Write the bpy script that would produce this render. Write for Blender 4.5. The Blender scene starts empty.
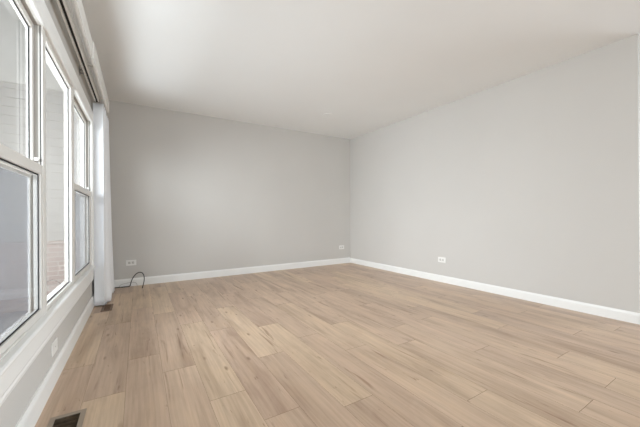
import bpy, bmesh, math, random
from mathutils import Vector, Matrix
random.seed(7)
S = bpy.context.scene
C = S.collection

# ------------------------------------------------------------------ camera
cd = bpy.data.cameras.new('camera')
cam = bpy.data.objects.new('camera', cd); C.objects.link(cam)
CAM_H, YAW, FPX = 0.920, 0.549357, 296.21
cd.sensor_fit = 'HORIZONTAL'; cd.sensor_width = 36.0
cd.lens = 36.0 * FPX / 640.0
cd.shift_y = 2.74 / 640.0
cd.clip_start = 0.02
cam.matrix_world = (Matrix.Translation((0, 0, CAM_H)) @ Matrix.Rotation(-YAW, 4, 'Z')
                    @ Matrix.Rotation(math.pi / 2, 4, 'X') @ Matrix.Rotation(-0.00518, 4, 'Z'))
S.camera = cam

# ------------------------------------------------------------------ sky, daylight, fill lamps, exposure
w = bpy.data.worlds.new('overcast_sky'); S.world = w; w.use_nodes = True
bg = w.node_tree.nodes['Background']
bg.inputs['Color'].default_value = (0.93, 0.96, 1.0, 1); bg.inputs['Strength'].default_value = 0.42

def area(name, loc, target, sx, sy, power, color):
    l = bpy.data.lights.new(name, 'AREA'); l.shape = 'RECTANGLE'; l.size = sx; l.size_y = sy
    l.energy = power; l.color = color
    o = bpy.data.objects.new(name, l); C.objects.link(o); o.location = loc
    o.rotation_euler = (Vector(target) - Vector(loc)).to_track_quat('-Z', 'Y').to_euler()
    return o
# bright overcast sky over the front yard, seen by the room through the side windows
a = area('front_yard_daylight', (-2.6, 1.7, 1.75), (3.0, 1.9, 1.15), 4.4, 2.4, 330, (0.88, 0.945, 1.0)); a.data.spread = math.radians(125)
# unseen lamp added low outside the windows to brighten the ceiling
a = area('ceiling_fill', (-1.35, 2.1, -0.22), (0.4, 2.6, 2.44), 2.6, 1.2, 56, (0.88, 0.95, 1.0)); a.data.spread = math.radians(110)
# unseen lamp added outside, slanting in to brighten the curtain corner
a = area('curtain_fill', (-3.0, -3.5, 2.2), (-0.2, 3.9, 1.0), 2.2, 1.8, 50, (0.88, 0.95, 1.0)); a.data.spread = math.radians(70)
# unseen fill lamps added behind the photographer and beyond the room beside
area('rear_fill', (1.1, -3.7, 1.25), (1.0, 3.0, 1.3), 2.6, 2.0, 92, (0.83, 0.92, 1.0))
a = area('side_room_fill', (6.9, -1.4, 1.4), (-0.4, 1.6, 0.5), 2.6, 1.8, 52, (0.83, 0.92, 1.0)); a.data.spread = math.radians(75)
S.view_settings.view_transform = 'Standard'
S.view_settings.look = 'None'
S.view_settings.gamma = 1.0
S.view_settings.use_curve_mapping = False
S.view_settings.exposure = 0.05
S.cycles.max_bounces = 12; S.cycles.diffuse_bounces = 8; S.cycles.transparent_max_bounces = 16

# ------------------------------------------------------------------ helpers
def lin(c):
    return tuple(((v / 255) / 12.92 if v <= 10.3 else (((v / 255) + 0.055) / 1.055) ** 2.4) for v in c)

def mat(name, rgb, rough=0.5, spec=0.5, metal=0.0, bump=0.0, bscale=200.0, vary=0.03, vscale=6.0):
    """procedural material: base colour with a faint noise variation and a fine bump"""
    m = bpy.data.materials.new(name); m.use_nodes = True
    nt = m.node_tree; N = nt.nodes; L = nt.links
    p = N['Principled BSDF']
    p.inputs['Roughness'].default_value = rough
    p.inputs['Specular IOR Level'].default_value = spec
    p.inputs['Metallic'].default_value = metal
    tc = N.new('ShaderNodeTexCoord')
    nz = N.new('ShaderNodeTexNoise'); nz.inputs['Scale'].default_value = vscale; nz.inputs['Detail'].default_value = 3
    L.new(tc.outputs['Object'], nz.inputs['Vector'])
    r = N.new('ShaderNodeValToRGB')
    c = lin(rgb)
    r.color_ramp.elements[0].position = 0.3; r.color_ramp.elements[1].position = 0.7
    r.color_ramp.elements[0].color = tuple(v * (1 - vary) for v in c) + (1,)
    r.color_ramp.elements[1].color = tuple(min(1, v * (1 + vary)) for v in c) + (1,)
    L.new(nz.outputs['Fac'], r.inputs['Fac']); L.new(r.outputs['Color'], p.inputs['Base Color'])
    if bump:
        n2 = N.new('ShaderNodeTexNoise'); n2.inputs['Scale'].default_value = bscale; n2.inputs['Detail'].default_value = 2
        L.new(tc.outputs['Object'], n2.inputs['Vector'])
        b = N.new('ShaderNodeBump'); b.inputs['Strength'].default_value = bump; b.inputs['Distance'].default_value = 0.002
        L.new(n2.outputs['Fac'], b.inputs['Height']); L.new(b.outputs['Normal'], p.inputs['Normal'])
    return m

M = {}
M['wall'] = mat('greige_wall_paint', (203, 200, 195), 0.75, 0.25, bump=0.15, bscale=260, vary=0.012, vscale=1.5)
M['ceil'] = mat('ceiling_paint', (237, 238, 237), 0.9, 0.1, bump=0.12, bscale=300, vary=0.01, vscale=1.5)
M['trim'] = mat('white_trim_paint', (238, 238, 235), 0.35, 0.4, bump=0.05, bscale=90, vary=0.01)
M['vinyl'] = mat('window_vinyl', (216, 213, 207), 0.35, 0.4, vary=0.015)
M['liner'] = mat('greige_jamb_liner', (168, 163, 156), 0.5, 0.3, vary=0.02)
M['gasket'] = mat('black_gasket', (24, 24, 26), 0.6, 0.3)
M['rail'] = mat('white_rail_metal', (226, 224, 219), 0.4, 0.4, vary=0.01)
M['slot'] = mat('dark_slot', (48, 46, 44), 0.6, 0.2)
M['plate'] = mat('white_plastic', (236, 235, 231), 0.35, 0.45, vary=0.01)
M['socket'] = mat('socket_plastic', (206, 204, 199), 0.4, 0.4, vary=0.01)
M['hole'] = mat('socket_recess', (96, 92, 88), 0.7, 0.2)
M['vent'] = mat('taupe_register_metal', (154, 140, 124), 0.45, 0.4, metal=0.2, vary=0.06)
M['duct'] = mat('dark_duct_metal', (98, 84, 68), 0.7, 0.2, vary=0.25, vscale=30)
M['bronze'] = mat('brown_register_metal', (112, 88, 68), 0.45, 0.4, metal=0.2, vary=0.06)
M['cable'] = mat('black_cable_jacket', (34, 42, 42), 0.45, 0.4)
M['sub'] = mat('floor_seam_dark', (128, 106, 86), 0.9, 0.1)
M['bracket'] = mat('grey_bracket_metal', (150, 146, 140), 0.4, 0.5, metal=0.3)
M['screw'] = mat('screw_metal', (190, 188, 184), 0.3, 0.5, metal=0.6)
M['concrete'] = mat('outdoor_concrete', (178, 175, 170), 0.9, 0.2, bump=0.4, bscale=60, vary=0.08)
M['soffit'] = mat('outdoor_soffit', (220, 216, 208), 0.7, 0.2)

def mk_floor():
    m = bpy.data.materials.new('oak_plank'); m.use_nodes = True
    nt = m.node_tree; N = nt.nodes; L = nt.links; p = N['Principled BSDF']
    def math_(op, a, b=None):
        n = N.new('ShaderNodeMath'); n.operation = op
        for i, v in enumerate((a, b)):
            if v is None: continue
            if isinstance(v, (int, float)): n.inputs[i].default_value = v
            else: L.new(v, n.inputs[i])
        return n.outputs[0]
    geo = N.new('ShaderNodeNewGeometry')
    at = N.new('ShaderNodeAttribute'); at.attribute_name = 'plank_id'
    sep = N.new('ShaderNodeSeparateXYZ'); L.new(geo.outputs['Position'], sep.inputs[0])
    off = math_('MULTIPLY', at.outputs['Fac'], 37.0)
    def coords(sx, sy, k):
        cb = N.new('ShaderNodeCombineXYZ')
        L.new(math_('MULTIPLY', sep.outputs[0], sx), cb.inputs[0])
        L.new(math_('ADD', math_('MULTIPLY', sep.outputs[1], sy), off), cb.inputs[1])
        L.new(math_('MULTIPLY', at.outputs['Fac'], k), cb.inputs[2])
        return cb.outputs[0]
    def noise(vec, sc, det, rough=0.5, dist=0.0):
        n = N.new('ShaderNodeTexNoise'); n.inputs['Scale'].default_value = sc; n.inputs['Detail'].default_value = det
        n.inputs['Roughness'].default_value = rough; n.inputs['Distortion'].default_value = dist
        L.new(vec, n.inputs['Vector']); return n.outputs['Fac']
    def ramp(f, stops):
        r = N.new('ShaderNodeValToRGB'); L.new(f, r.inputs['Fac'])
        e = r.color_ramp.elements
        while len(e) < len(stops): e.new(0.5)
        for el, (pos, col) in zip(e, stops):
            el.position = pos; el.color = tuple(col) + (1,)
        return r.outputs['Color']
    def mix(kind, fac, a, b):
        n = N.new('ShaderNodeMix'); n.data_type = 'RGBA'; n.blend_type = kind
        if isinstance(fac, (int, float)): n.inputs['Factor'].default_value = fac
        else: L.new(fac, n.inputs['Factor'])
        L.new(a, n.inputs['A']); L.new(b, n.inputs['B'])
        return n.outputs['Result']
    tone = ramp(at.outputs['Fac'], [(0.0, lin((194, 169, 146))), (0.3, lin((200, 175, 152))),
                                    (0.55, lin((206, 182, 155))), (0.8, lin((197, 171, 149))), (1.0, lin((192, 168, 147)))])
    broad = noise(coords(9, 1.1, 91.0), 1.0, 4, 0.55, 0.6)
    base = mix('MULTIPLY', 1.0, tone, ramp(broad, [(0.30, (0.74, 0.70, 0.67)), (0.5, (0.98, 0.98, 0.98)), (0.72, (1.10, 1.10, 1.10))]))
    fine = noise(coords(75, 2.2, 53.0), 1.0, 5, 0.6, 0.3)
    base = mix('MULTIPLY', 0.8, base, ramp(fine, [(0.3, (0.84, 0.81, 0.79)), (0.6, (1.05, 1.05, 1.05))]))
    # sparse darker mineral streaks and small knots
    st = noise(coords(26, 1.6, 17.0), 1.0, 3, 0.5, 0.8)
    base = mix('MULTIPLY', 0.9, base, ramp(st, [(0.27, (0.60, 0.52, 0.46)), (0.36, (1, 1, 1))]))
    fk = noise(coords(48, 9.0, 29.0), 1.0, 2, 0.5, 0.5)            # short dark flecks
    base = mix('MULTIPLY', 0.8, base, ramp(fk, [(0.22, (0.55, 0.46, 0.40)), (0.31, (1, 1, 1))]))
    bl = noise(coords(5, 3.0, 61.0), 1.0, 3, 0.6, 1.0)             # soft warm and cool clouds within a plank
    base = mix('MULTIPLY', 1.0, base, ramp(bl, [(0.3, (0.95, 0.93, 0.92)), (0.5, (1.0, 1.0, 1.0)), (0.7, (1.04, 1.03, 1.0))]))
    vo = N.new('ShaderNodeTexVoronoi'); vo.inputs['Scale'].default_value = 1.0
    L.new(coords(11.0, 3.4, 71.0), vo.inputs['Vector'])
    vd = math_('ADD', vo.outputs['Distance'], math_('MULTIPLY', fine, 0.09))
    rnd = N.new('ShaderNodeSeparateColor'); L.new(vo.outputs['Color'], rnd.inputs[0])
    has = math_('GREATER_THAN', rnd.outputs[0], 0.55)
    k = math_('MULTIPLY', math_('SUBTRACT', 1.0, N_smooth(N, L, vd, 0.07, 0.20)), has)
    dark = N.new('ShaderNodeRGB'); dark.outputs[0].default_value = (0.42, 0.34, 0.28, 1)
    base = mix('MULTIPLY', math_('MULTIPLY', k, 0.8), base, dark.outputs[0])
    L.new(base, p.inputs['Base Color'])
    rr = N.new('ShaderNodeMapRange'); L.new(fine, rr.inputs[0]); rr.inputs[3].default_value = 0.28; rr.inputs[4].default_value = 0.42
    L.new(rr.outputs[0], p.inputs['Roughness'])
    p.inputs['Specular IOR Level'].default_value = 0.4
    b = N.new('ShaderNodeBump'); b.inputs['Strength'].default_value = 0.12; b.inputs['Distance'].default_value = 0.001
    L.new(fine, b.inputs['Height']); L.new(b.outputs['Normal'], p.inputs['Normal'])
    return m
def N_smooth(N, L, v, a, b):
    n = N.new('ShaderNodeMapRange'); n.interpolation_type = 'SMOOTHSTEP'
    L.new(v, n.inputs[0]); n.inputs[1].default_value = a; n.inputs[2].default_value = b
    return n.outputs[0]
M['floor'] = mk_floor()

def mk_glass():
    m = bpy.data.materials.new('window_glass'); m.use_nodes = True
    nt = m.node_tree; N = nt.nodes; L = nt.links; N.remove(N['Principled BSDF'])
    t = N.new('ShaderNodeBsdfTransparent'); t.inputs[0].default_value = (0.95, 0.955, 0.96, 1)
    g = N.new('ShaderNodeBsdfGlossy'); g.inputs['Roughness'].default_value = 0.02
    f = N.new('ShaderNodeFresnel'); f.inputs[0].default_value = 1.45
    x = N.new('ShaderNodeMixShader')
    geo = N.new('ShaderNodeNewGeometry'); k = N.new('ShaderNodeMath'); k.operation = 'MULTIPLY'     # only the outer faces of the pane reflect
    inv = N.new('ShaderNodeMath'); inv.operation = 'SUBTRACT'; inv.inputs[0].default_value = 1.0
    L.new(geo.outputs['Backfacing'], inv.inputs[1]); L.new(f.outputs[0], k.inputs[0]); L.new(inv.outputs[0], k.inputs[1])
    L.new(k.outputs[0], x.inputs[0]); L.new(t.outputs[0], x.inputs[1]); L.new(g.outputs[0], x.inputs[2])
    L.new(x.outputs[0], N['Material Output'].inputs[0]); return m
M['glass'] = mk_glass()

def mk_screen():
    m = bpy.data.materials.new('insect_screen_mesh'); m.use_nodes = True
    nt = m.node_tree; N = nt.nodes; L = nt.links
    p = N['Principled BSDF']; p.inputs['Base Color'].default_value = (0.27, 0.295, 0.34, 1); p.inputs['Roughness'].default_value = 0.6
    t = N.new('ShaderNodeBsdfTransparent')
    nz = N.new('ShaderNodeTexNoise'); nz.inputs['Scale'].default_value = 900
    mr = N.new('ShaderNodeMapRange'); L.new(nz.outputs['Fac'], mr.inputs[0]); mr.inputs[3].default_value = 0.34; mr.inputs[4].default_value = 0.50
    x = N.new('ShaderNodeMixShader')
    L.new(mr.outputs[0], x.inputs[0]); L.new(t.outputs[0], x.inputs[1]); L.new(p.outputs[0], x.inputs[2])
    L.new(x.outputs[0], N['Material Output'].inputs[0]); return m
M['screen'] = mk_screen()

def mk_curtain():
    m = bpy.data.materials.new('white_curtain_cloth'); m.use_nodes = True
    nt = m.node_tree; N = nt.nodes; L = nt.links
    p = N['Principled BSDF']; p.inputs['Base Color'].default_value = (0.95, 0.965, 0.985, 1); p.inputs['Roughness'].default_value = 0.85
    p.inputs['Specular IOR Level'].default_value = 0.1
    t = N.new('ShaderNodeBsdfTranslucent'); t.inputs[0].default_value = (0.95, 0.965, 0.985, 1)
    tc = N.new('ShaderNodeTexCoord'); wv = N.new('ShaderNodeTexNoise'); wv.inputs['Scale'].default_value = 500
    L.new(tc.outputs['Object'], wv.inputs['Vector'])
    mr = N.new('ShaderNodeMapRange'); L.new(wv.outputs['Fac'], mr.inputs[0]); mr.inputs[3].default_value = 0.10; mr.inputs[4].default_value = 0.16
    x = N.new('ShaderNodeMixShader'); L.new(mr.outputs[0], x.inputs[0])
    L.new(p.outputs[0], x.inputs[1]); L.new(t.outputs[0], x.inputs[2])
    L.new(x.outputs[0], N['Material Output'].inputs[0]); return m
M['curtain'] = mk_curtain()

def mk_brick():
    m = bpy.data.materials.new('pink_brick'); m.use_nodes = True
    nt = m.node_tree; N = nt.nodes; L = nt.links; p = N['Principled BSDF']; p.inputs['Roughness'].default_value = 0.9
    tc = N.new('ShaderNodeTexCoord'); sp = N.new('ShaderNodeSeparateXYZ'); cb = N.new('ShaderNodeCombineXYZ')
    L.new(tc.outputs['Object'], sp.inputs[0]); L.new(sp.outputs[0], cb.inputs[0]); L.new(sp.outputs[2], cb.inputs[1])
    b = N.new('ShaderNodeTexBrick'); L.new(cb.outputs[0], b.inputs['Vector'])
    b.inputs['Scale'].default_value = 1.0; b.inputs['Brick Width'].default_value = 0.21; b.inputs['Row Height'].default_value = 0.064
    b.inputs['Mortar Size'].default_value = 0.008
    b.inputs['Color1'].default_value = lin((200, 179, 170)) + (1,); b.inputs['Color2'].default_value = lin((207, 191, 182)) + (1,)
    b.inputs['Mortar'].default_value = lin((213, 204, 196)) + (1,)
    L.new(b.outputs['Color'], p.inputs['Base Color']); return m
M['brick'] = mk_brick()
M['siding'] = mat('pale_siding', (202, 197, 190), 0.6, 0.3, vary=0.02)

class MB:
    def __init__(s): s.bm = bmesh.new()
    def box(s, x0, x1, y0, y1, z0, z1, bev=0.0, seg=2):
        r = bmesh.ops.create_cube(s.bm, size=1.0)
        for v in r['verts']:
            v.co = Vector(((x0 + x1) / 2 + v.co.x * (x1 - x0), (y0 + y1) / 2 + v.co.y * (y1 - y0), (z0 + z1) / 2 + v.co.z * (z1 - z0)))
        if bev:
            es = list({e for v in r['verts'] for e in v.link_edges})
            bmesh.ops.bevel(s.bm, geom=es, offset=bev, segments=seg, profile=0.5, affect='EDGES')
        return s
    def cyl(s, c, axis, r, h, seg=24, r2=None):
        q = Vector((0, 0, 1)).rotation_difference(Vector(axis)).to_matrix().to_4x4()
        bmesh.ops.create_cone(s.bm, cap_ends=True, segments=seg, radius1=r, radius2=r if r2 is None else r2, depth=h,
                              matrix=Matrix.Translation(c) @ q)
        return s
    def prism(s, prof, p0, p1, along):
        """profile list of (a,b) extruded; along maps (a,b,t)->xyz"""
        v0 = [s.bm.verts.new(along(a, b, p0)) for a, b in prof]
        v1 = [s.bm.verts.new(along(a, b, p1)) for a, b in prof]
        n = len(prof)
        for i in range(n):
            s.bm.faces.new((v0[i], v0[(i + 1) % n], v1[(i + 1) % n], v1[i]))
        s.bm.faces.new(v0[::-1]); s.bm.faces.new(v1)
        return s
    def build(s, name, m, parent=None, origin=None, smooth=False):
        bmesh.ops.recalc_face_normals(s.bm, faces=s.bm.faces[:])
        me = bpy.data.meshes.new(name)
        o = bpy.data.objects.new(name, me); C.objects.link(o)
        if origin is not None:
            bmesh.ops.translate(s.bm, verts=s.bm.verts[:], vec=-Vector(origin))
        s.bm.to_mesh(me); s.bm.free()
        me.materials.append(m)
        if smooth:
            for p in me.polygons: p.use_smooth = True
        if parent is not None:
            o.parent = parent
        if origin is not None:
            o.location = Vector(origin) - (parent_world(parent) if parent is not None else Vector((0, 0, 0)))
        elif parent is not None:
            o.location = -parent_world(parent)
        return o
def parent_world(p):
    v = Vector((0, 0, 0))
    while p is not None:
        v += Vector(p.location); p = p.parent
    return v
def empty(name, loc):
    o = bpy.data.objects.new(name, None); o.empty_display_size = 0.05; C.objects.link(o); o.location = loc; return o
def tag(o, label, cat, group=None):
    o['label'] = label; o['category'] = cat
    if group: o['group'] = group
    return o
def struct(o): o['kind'] = 'structure'; return o

# ------------------------------------------------------------------ room shell
WL, WR, WB, H = -0.41, 3.581, 4.70, 2.44          # inner faces: window wall, right wall, back wall, ceiling height
T = 0.15; TL = 0.085
REAR, FAR, YE = -3.4, 6.6, 0.722                  # rear wall, far wall of the dining room, end of right wall
OY0, OY1, OZ0, OZ1 = 1.09, 3.735, 0.43, 1.90      # window opening in the left wall

# floor of oak planks running away from the camera, with two openings for the registers
VENTS = [(-0.282, 1.655, 0.066, 0.146), (-0.276, 3.70, 0.046, 0.125)]    # centre x,y, half width, half length
holes = [(x - a + 0.014, x + a - 0.014, y - b + 0.014, y + b - 0.014) for x, y, a, b in VENTS]
def split(rect, hole):
    x0, x1, y0, y1 = rect; a, b, c, d = hole
    if b <= x0 or a >= x1 or d <= y0 or c >= y1: return [rect]
    out = []
    if a > x0: out.append((x0, a, y0, y1))
    if b < x1: out.append((b, x1, y0, y1))
    xa, xb = max(a, x0), min(b, x1)
    if c > y0: out.append((xa, xb, y0, c))
    if d < y1: out.append((xa, xb, d, y1))
    return out
bm = bmesh.new(); lay = bm.faces.layers.float.new('plank_id')
PW, PL, G = 0.181, 1.22, 0.00045
known = {-1: 1.878, 0: 2.27, 1: 1.98, 2: 1.55, 3: 1.275, 4: 1.855, 5: 1.16, 6: 2.0, 7: 1.64, 8: 0.875, 9: 1.51, 10: 0.55, 11: 1.165, 13: 0.83, 16: 0.927}
prev = 0.5
for k in range(-3, 40):
    x0 = -0.063 + PW * k; x1 = x0 + PW
    if x1 < WL or x0 > FAR: continue
    y = known.get(k)
    if y is None: y = prev + random.choice((0.33, 0.47, 0.61, 0.78))
    prev = y
    y = y - PL * math.ceil((y - REAR) / PL)
    while y < WB + 0.02:
        pid = random.random()
        rects = [(max(x0, WL) + G, min(x1, FAR) - G, max(y, REAR) + G * 2, min(y + PL, WB) - G * 2)]
        for hl in holes: rects = [q for r in rects for q in split(r, hl)]
        for a, b, c, d in rects:
            if b - a < 0.002 or d - c < 0.002: continue
            f = bm.faces.new([bm.verts.new(p) for p in ((a, c, 0), (b, c, 0), (b, d, 0), (a, d, 0))]); f[lay] = pid
        y += PL
base = (WL - T, FAR + T, REAR - T, WB + T)
rects = [base]
for hl in holes: rects = [q for r in rects for q in split(r, hl)]
for a, b, c, d in rects:
    f = bm.faces.new([bm.verts.new(p) for p in ((a, c, -0.0015), (b, c, -0.0015), (b, d, -0.0015), (a, d, -0.0015))]); f.material_index = 1
me = bpy.data.meshes.new('floor'); bm.to_mesh(me); bm.free()
me.materials.append(M['floor']); me.materials.append(M['sub'])
fl = bpy.data.objects.new('floor', me); C.objects.link(fl); struct(fl)

struct(MB().box(WL - T, FAR + T, REAR - T, WB + T, H, H + 0.15).build('ceiling', M['ceil']))
wl = MB()
wl.box(WL - TL, WL, REAR - T, OY0, 0, H); wl.box(WL - TL, WL, OY1, WB + T, 0, H)
wl.box(WL - TL, WL, OY0, OY1, 0, OZ0); wl.box(WL - TL, WL, OY0, OY1, OZ1, H)
struct(wl.build('wall_left', M['wall']))
struct(MB().box(WL, FAR + T, WB, WB + T, 0, H).build('wall_back', M['wall']))
struct(MB().box(WR, WR + 0.12, YE, WB, 0, H, 0.003).build('wall_right', M['wall']))
wr = MB()                                         # wall behind the photographer with a wide opening added for the rear lamp
wr.box(WL - T, -0.2, REAR - T, REAR, 0, H); wr.box(2.5, FAR + T, REAR - T, REAR, 0, H); wr.box(-0.2, 2.5, REAR - T, REAR, 2.15, H)
struct(wr.build('wall_rear', M['wall']))
wf = MB()                                         # far wall of the dining room, with an opening added for the side lamp
wf.box(FAR, FAR + T, REAR, -2.7, 0, H); wf.box(FAR, FAR + T, -0.1, WB, 0, H)
wf.box(FAR, FAR + T, -2.7, -0.1, 0, 0.5); wf.box(FAR, FAR + T, -2.7, -0.1, 2.2, H)
struct(wf.build('wall_dining', M['wall']))

# baseboards: eased profile, (thickness, height)
BP = [(0, 0), (0.015, 0), (0.015, 0.086), (0.0125, 0.096), (0.009, 0.102), (0.0065, 0.110), (0, 0.110)]
struct(MB().prism(BP, REAR, WB, lambda a, b, t: (WL + a, t, b * 1.05)).build('baseboard_left', M['trim']))
struct(MB().prism(BP, WL + 0.015, WR - 0.015, lambda a, b, t: (t, WB - a, b * 0.94)).build('baseboard_back', M['trim']))
br = MB().prism(BP, YE - 0.002, WB, lambda a, b, t: (WR - a, t, b * 0.84))
br.prism(BP, WR - 0.015, WR + 0.12, lambda a, b, t: (t, YE - a, b * 0.84))
struct(br.build('baseboard_right', M['trim']))

# ------------------------------------------------------------------ windows
FX = WL + 0.005                                   # face of the window frames
def ring(mb, xf, depth, y0, y1, z0, z1, wl_, wr_, wb_, wt_, bev=0.002):
    """a rectangular frame whose front face is at xf, going outwards (-x) by depth"""
    mb.box(xf - depth, xf, y0, y0 + wl_, z0, z1, bev)
    mb.box(xf - depth, xf, y1 - wr_, y1, z0, z1, bev)
    mb.box(xf - depth, xf, y0 + wl_ - 0.001, y1 - wr_ + 0.001, z0, z0 + wb_, bev)
    mb.box(xf - depth, xf, y0 + wl_ - 0.001, y1 - wr_ + 0.001, z1 - wt_, z1, bev)
    return mb
def sash(name, root, xf, y0, y1, z0, z1, side, bot, top, gx, dep=0.029):
    s = ring(MB(), xf, dep, y0, y1, z0, z1, side, side, bot, top, 0.003).build(name, M['vinyl'], root)
    gy0, gy1, gz0, gz1 = y0 + side, y1 - side, z0 + bot, z1 - top
    MB().box(gx - 0.002, gx + 0.002, gy0 - 0.004, gy1 + 0.004, gz0 - 0.004, gz1 + 0.004).build('glass_pane', M['glass'], s)
    e = 0.006
    ring(MB(), gx + 0.005, 0.003, gy0 - 0.001, gy1 + 0.001, gz0 - 0.001, gz1 + 0.001, e, e, e, e, 0).build('gasket', M['gasket'], s)
    return s
def window(name, y0, y1, kind):
    r = struct(empty(name, (FX - 0.05, (y0 + y1) / 2, OZ0)))
    jw = 0.022 
    fr = ring(MB(), FX, 0.020, y0, y1, OZ0, OZ1, jw, jw, 0.008, 0.022, 0.002).build('window_frame', M['vinyl'], r)
    ring(MB(), FX - 0.020, 0.036 if kind == 'double_hung' else 0.014, y0, y1, OZ0, OZ1, jw, jw, 0.008, 0.022, 0.001).build('jamb_liner', M['liner'], fr)
    a, b = y0 + jw, y1 - jw
    zt = OZ1 - 0.022
    if kind == 'double_hung':
        up = sash('upper_sash', r, FX - 0.034, a, b, 1.135, zt, 0.026, 0.042, 0.030, FX - 0.050, 0.022)
        for yy in (a, b):                         # dark pile strip along the upper tracks
            MB().box(FX - 0.012, FX - 0.0085, yy - 0.0012, yy + 0.0012, 1.18, zt).build('weatherstrip', M['gasket'], r)
        lo = sash('lower_sash', r, FX - 0.002, a, b, OZ0 + 0.008, 1.180, 0.036, 0.034, 0.048, FX - 0.016)
        MB().box(FX - 0.012, FX + 0.006, a + 0.3, b - 0.3, OZ0 + 0.006, OZ0 + 0.016, 0.003).build('lift_rail', M['vinyl'], lo)
        for yy in (a + 0.02, b - 0.02):
            MB().box(FX - 0.03, FX - 0.012, yy - 0.008, yy + 0.008, 1.20, 1.215, 0.003).build('sash_stop', M['plate'], r)
        sc = MB().box(FX - 0.052, FX - 0.051, a + 0.002, b - 0.002, OZ0 + 0.02, 1.125)
        sco = sc.build('insect_screen', M['screen'], r)
        ring(MB(), FX - 0.046, 0.010, a, b, OZ0 + 0.008, 1.132, 0.016, 0.016, 0.016, 0.016, 0.001).build('screen_frame', M['vinyl'], sco)
    else:
        sash('fixed_sash', r, FX - 0.004, a, b, OZ0 + 0.008, zt, 0.026, 0.020, 0.032, FX - 0.026, 0.026)
    return r
window('window_1', OY0, 2.0085, 'double_hung')
window('window_2', 2.0115, 2.7935, 'picture')
window('window_3', 2.7965, OY1, 'double_hung')

# casing swept round three sides of the opening, stool and apron below
CP = [(0.0, 0.0), (0.0, 0.013), (0.006, 0.017), (0.012, 0.013), (0.060, 0.016), (0.082, 0.021), (0.096, 0.023), (0.105, 0.020), (0.105, 0.0)]
def casing():
    mb = MB(); cz = OZ1 - 0.024
    y0, y1, z0 = OY0 + 0.02, OY1 - 0.02, OZ0 + 0.005
    path = [((y0, z0), (-1, 0)), ((y0, cz), (-1, 1)), ((y1, cz), (0.3, 1)), ((y1, z0), (0.3, 0))]
    rows = []
    for (py, pz), (my, mz) in path:
        rows.append([mb.bm.verts.new((WL + d + 0.001, py + my * o, pz + mz * o)) for o, d in CP])
    for i in range(3):
        for j in range(len(CP)):
            k = (j + 1) % len(CP)
            mb.bm.faces.new((rows[i][j], rows[i][k], rows[i + 1][k], rows[i + 1][j]))
    mb.bm.faces.new(rows[0]); mb.bm.faces.new(rows[3][::-1])
    return mb.build('trim_1', M['trim'])
struct(casing())
ST = [(-0.004, 0.412), (0.030, 0.412), (0.036, 0.416), (0.038, 0.424), (0.036, 0.432), (0.030, 0.4355), (-0.004, 0.4355)]
struct(MB().prism(ST, 0.97, 3.745, lambda a, b, t: (WL + a, t, b)).build('trim_2', M['trim']))
AP = [(0, 0.290), (0.012, 0.290), (0.019, 0.298), (0.021, 0.312), (0.018, 0.322), (0.022, 0.332), (0.022, 0.400), (0.028, 0.412), (0, 0.412)]
struct(MB().prism(AP, 0.975, 3.74, lambda a, b, t: (WL + a, t, b)).build('trim_3', M['trim']))

# ------------------------------------------------------------------ house wing and ground outside the windows
wing = MB()
WY = 5.40
for i in range(18):                               # lapped siding courses
    z = 0.60 + i * 0.118
    wing.prism([(0.0, z), (0.020, z), (0.006, z + 0.118), (0.0, z + 0.118)], -7.0, -0.565, lambda a, b, t: (t, WY - a, b))
wing.box(-7.0, -0.565, WY, WY + 0.15, 0.5, 2.7)
struct(wing.build('wall_wing', M['siding']))
struct(MB().box(-7.0, -0.565, WY - 0.055, WY + 0.15, -0.3, 0.57).box(-7.0, -0.565, WY - 0.075, WY + 0.05, 0.56, 0.60, 0.004).build('wall_wing_brick', M['brick']))
struct(MB().box(-7.0, -0.565, WY - 0.028, WY + 0.15, 2.68, 5.6, 0.004).build('wall_wing_gable', M['soffit']))
struct(MB().box(-14, WL - T, -8, 12, -0.4, -0.3).build('ground', M['concrete']))

# ------------------------------------------------------------------ curtain rails and curtain
def rail_root(): return empty('curtain_rail', (-0.345, 2.0, 2.10))
# inner track with a dark runner slot
it = empty('curtain_track', (-0.358, 2.0, 2.10))
tr = MB()
tr.box(-0.378, -0.366, 0.2, 3.77, 2.100, 2.128, 0.002); tr.box(-0.350, -0.338, 0.2, 3.77, 2.100, 2.128, 0.002)
tr.box(-0.372, -0.344, 0.2, 3.77, 2.120, 2.130)
tr.build('track_rail', M['rail'], it)
MB().box(-0.367, -0.349, 0.2, 3.765, 2.110, 2.121).build('runner_slot', M['slot'], it)
MB().box(-0.380, -0.336, 3.765, 3.775, 2.097, 2.131, 0.003).build('end_cap', M['slot'], it)
for y in (0.9, 2.08, 3.10):
    b = MB().box(WL, WL + 0.004, y - 0.014, y + 0.014, 2.085, 2.165, 0.001)
    b.box(WL, -0.338, y - 0.011, y + 0.011, 2.127, 2.137, 0.001)
    b.box(WL, -0.376, y - 0.011, y + 0.011, 2.104, 2.114, 0.001)
    b.build('bracket', M['bracket'], it)
tag(it, 'thin white inner curtain track with a dark runner slot above the windows', 'curtain rail')
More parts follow.
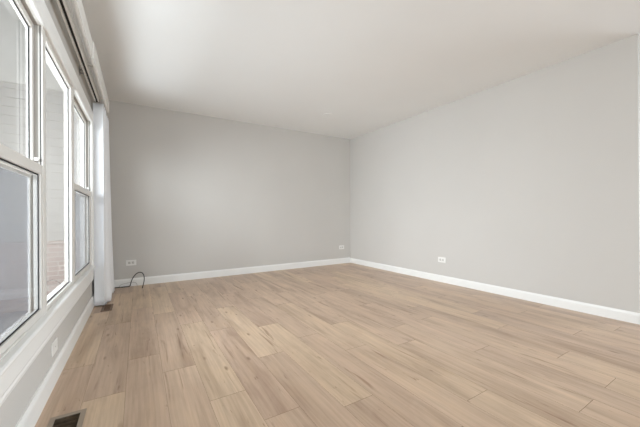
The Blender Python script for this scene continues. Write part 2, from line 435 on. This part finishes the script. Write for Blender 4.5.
# outer flat telescoping rod
ot = empty('curtain_rod', (-0.283, 2.0, 2.10))
def flat(y0, y1, x0, x1, z0, z1):
    # shallow C section: face, top lip, bottom lip turned towards the wall
    pr = [(x1, z0), (x1, z1), (x0 - 0.012, z1), (x0 - 0.012, z1 - 0.006), (x0, z1 - 0.006), (x0, z0 + 0.006), (x0 - 0.012, z0 + 0.006), (x0 - 0.012, z0)]
    return MB().prism(pr, y0, y1, lambda a, b, t: (a, t, b))
flat(0.2, 2.85, -0.290, -0.2855, 2.106, 2.218).build('rod_section', M['rail'], ot)
flat(2.75, 4.10, -0.2855, -0.278, 2.098, 2.226).build('rod_section', M['rail'], ot)
for y in (0.9, 2.08, 3.10):
    MB().box(WL, -0.290, y + 0.012, y + 0.026, 2.185, 2.195, 0.001).build('bracket_arm', M['rail'], ot)
tag(ot, 'wide flat white telescoping curtain rod in front of the inner track', 'curtain rod')

def curtain():
    pts = []
    n = 14
    for i in range(n + 1):                        # return panel facing the camera
        t = i / n; pts.append((-0.394 + 0.087 * t, 3.795 - 0.020 * t + 0.006 * math.sin(t * 3.1), 0.15, t * 0.5))
    n = 110
    for i in range(1, n + 1):                     # front with folds
        t = i / n; y = 3.775 + 0.84 * t
        pts.append((-0.307 + 0.004 * min(1, t * 8), y, min(1, t * 6), t * 6.5))
    for i in range(1, 9):
        t = i / 8; pts.append((-0.303 - 0.085 * t, 4.615 + 0.02 * t, 1 - t, 6.5))
    mb = MB(); rows = []
    R = 30
    for r in range(R + 1):
        f = r / R; z = 2.092 - f * (2.092 - 0.012)
        row = []
        for x, y, amp, ph in pts:
            a = amp * (0.010 + 0.016 * f)
            dx = a * math.sin(ph * 2 * math.pi) + 0.35 * a * math.sin(ph * 2 * math.pi * 2.3 + 1.1 + f)
            flare = 0.022 * f * f * min(1, amp)
            row.append(mb.bm.verts.new((x + dx - 0.012 * amp + flare, 3.775 + (y - 3.775) * (0.76 + 0.24 * f) + 0.010 * f * amp * math.sin(ph * 5), z)))
        rows.append(row)
    for r in range(R):
        for i in range(len(pts) - 1):
            mb.bm.faces.new((rows[r][i], rows[r][i + 1], rows[r + 1][i + 1], rows[r + 1][i]))
    o = mb.build('curtain', M['curtain'], None, origin=(-0.34, 4.2, 0.012), smooth=True)
    md = o.modifiers.new('thickness', 'SOLIDIFY'); md.thickness = 0.003; md.offset = 0
    return o
cur = curtain()
tag(cur, 'white full length curtain gathered in the corner beside the far window', 'curtain')

# ------------------------------------------------------------------ outlets
def outlet(name, duplex=True):
    """landscape plate lying in local XZ, facing -Y, origin at its centre on the wall"""
    r = empty(name, (0, 0, 0))
    p = MB().box(-0.0585, 0.0585, -0.006, 0.0, -0.0365, 0.0365, 0.0025, 3).build('cover_plate', M['plate'], r)
    for sx in (-1, 1):
        f = MB()
        f.box(sx * 0.0205 - 0.0145, sx * 0.0205 + 0.0145, -0.0085, -0.004, -0.0165, 0.0165, 0.004, 3)
        fo = f.build('socket', M['socket'], r)
        h = MB()
        cx = sx * 0.0205
        h.box(cx - 0.003, cx + 0.006, -0.0092, -0.0075, 0.0055, 0.0078); h.box(cx - 0.004, cx + 0.007, -0.0092, -0.0075, -0.0078, -0.0055)
        h.cyl((cx - 0.008, -0.0083, 0), (0, 1, 0), 0.0024, 0.0016, 12)
        h.build('socket_slots', M['hole'], fo)
    MB().cyl((0, -0.0065, 0), (0, 1, 0), 0.003, 0.002, 12).build('screw', M['screw'], r)
    return r
def copy_tree(o, parent=None):
    c = o.copy(); C.objects.link(c)
    if parent is not None: c.parent = parent
    for ch in list(o.children): copy_tree(ch, c)
    return c
GO = 'wall outlets around the room'
o0 = outlet('wall_outlet')
spots = [((-0.088, WB, 0.312), 0, 'white sideways wall outlet above the looped black cable'),
         ((3.365, WB, 0.314), 0, 'white sideways outlet on the back wall close to the far right corner'),
         ((WR, 2.62, 0.308), -math.pi / 2, 'white sideways outlet on the long right hand wall'),
         ]
for i, (loc, rz, lb) in enumerate(spots):
    o = o0 if i == 0 else copy_tree(o0)
    o.location = loc; o.rotation_euler = (0, 0, rz); tag(o, lb, 'outlet', GO)

# plain cover plate under the windows
bp = empty('blank_wall_plate', (0, 0, 0))
for ch in list(o0.children):
    if ch.name.startswith(('cover_plate', 'screw')):
        c = ch.copy(); C.objects.link(c); c.parent = bp
bp.location = (WL, 2.205, 0.193); bp.rotation_euler = (0, 0, math.pi / 2)
tag(bp, 'plain white wall plate on the low wall under the middle window', 'wall plate')

# ------------------------------------------------------------------ floor registers
def register(v, m, label, lm, lt, lz):
    x, y, a, b = v
    r = empty('floor_register', (x, y, 0.0))
    f = MB(); bw = 0.021
    for q in ((x - a, x - a + bw, y - b, y + b), (x + a - bw, x + a, y - b, y + b),
              (x - a + bw - 0.001, x + a - bw + 0.001, y - b, y - b + bw), (x - a + bw - 0.001, x + a - bw + 0.001, y + b - bw, y + b)):
        f.box(q[0], q[1], q[2], q[3], 0.0, 0.005, 0.0018)
    f.build('frame', m, r)
    d = MB(); g = 0.0135; X0, X1, Y0, Y1 = x - a + g, x + a - g, y - b + g, y + b - g
    d.box(X0, X0 + 0.002, Y0, Y1, -0.14, 0.001); d.box(X1 - 0.002, X1, Y0, Y1, -0.14, 0.001)
    d.box(X0, X1, Y0, Y0 + 0.002, -0.14, 0.001); d.box(X0, X1, Y1 - 0.002, Y1, -0.14, 0.001); d.box(X0, X1, Y0, Y1, -0.145, -0.14)
    d.build('duct_box', M['duct'], r)
    n = 9
    gl = MB()
    for i in range(n):
        yy = Y0 + 0.012 + (Y1 - Y0 - 0.024) * i / (n - 1)
        gl.box(X0, X1, yy - lt, yy + lt, -0.030, lz)
    gl.build('louvers', lm, r)
    return tag(r, label, 'floor vent', 'floor registers along the window wall')
register(VENTS[0], M['vent'], 'taupe floor register with dark opening nearest the bottom edge', M['duct'], 0.0012, -0.008)
register(VENTS[1], M['bronze'], 'small brown floor register at the foot of the white curtain', M['bronze'], 0.005, 0.001)

# ------------------------------------------------------------------ loose cable by the back wall
def tube(name, pts, r, m, parent=None, res=10):
    cu = bpy.data.curves.new(name, 'CURVE'); cu.dimensions = '3D'; cu.bevel_depth = r; cu.bevel_resolution = 3; cu.use_fill_caps = True
    sp = cu.splines.new('NURBS'); sp.points.add(len(pts) - 1); sp.use_endpoint_u = True; sp.order_u = 4; sp.resolution_u = res
    for q, p in zip(sp.points, pts): q.co = tuple(p) + (1,)
    tmp = bpy.data.objects.new(name, cu); C.objects.link(tmp)
    dg = bpy.context.evaluated_depsgraph_get()
    me = bpy.data.meshes.new_from_object(tmp.evaluated_get(dg))
    bpy.data.objects.remove(tmp)
    me.materials.clear(); me.materials.append(m)
    for p in me.polygons: p.use_smooth = True
    o = bpy.data.objects.new(name, me); C.objects.link(o)
    return o
r_ = 0.005
cable = tube('cable', [(-0.27, 4.672, r_), (-0.22, 4.668, r_), (-0.17, 4.672, r_), (-0.12, 4.668, r_), (-0.098, 4.665, 0.006), (-0.092, 4.655, 0.06),
                       (-0.06, 4.62, 0.145), (0.00, 4.58, 0.205), (0.055, 4.54, 0.185), (0.062, 4.50, 0.105), (0.048, 4.47, 0.05),
                       (0.040, 4.455, 0.02), (0.036, 4.45, r_)], r_, M['cable'])
tag(cable, 'black cable rising in a loop from the floor by the back wall', 'cable')

line = tube('thin_line', [(-0.10, 4.645, 0.002), (-0.15, 4.640, 0.002), (-0.20, 4.630, 0.003), (-0.225, 4.635, 0.020), (-0.20, 4.650, 0.045), (-0.15, 4.655, 0.050),
                     (-0.08, 4.650, 0.062), (-0.03, 4.640, 0.055), (-0.02, 4.630, 0.020), (-0.02, 4.625, 0.002)], 0.002, M['bracket'])
line.parent = cable; line['label'] = 'thin grey line'  # thin grey tube in a low loop beside the cable

# ------------------------------------------------------------------ small flush plate on the ceiling
cp = empty('ceiling_plate', (2.42, 3.71, H))
MB().cyl((2.42, 3.71, H - 0.004), (0, 0, 1), 0.062, 0.008, 40, 0.068).build('cover', M['ceil'], cp)
MB().cyl((2.42, 3.71, H - 0.009), (0, 0, 1), 0.004, 0.003, 12).build('screw', M['ceil'], cp)
tag(cp, 'small flat round white plate on the ceiling near the far corner', 'ceiling plate')
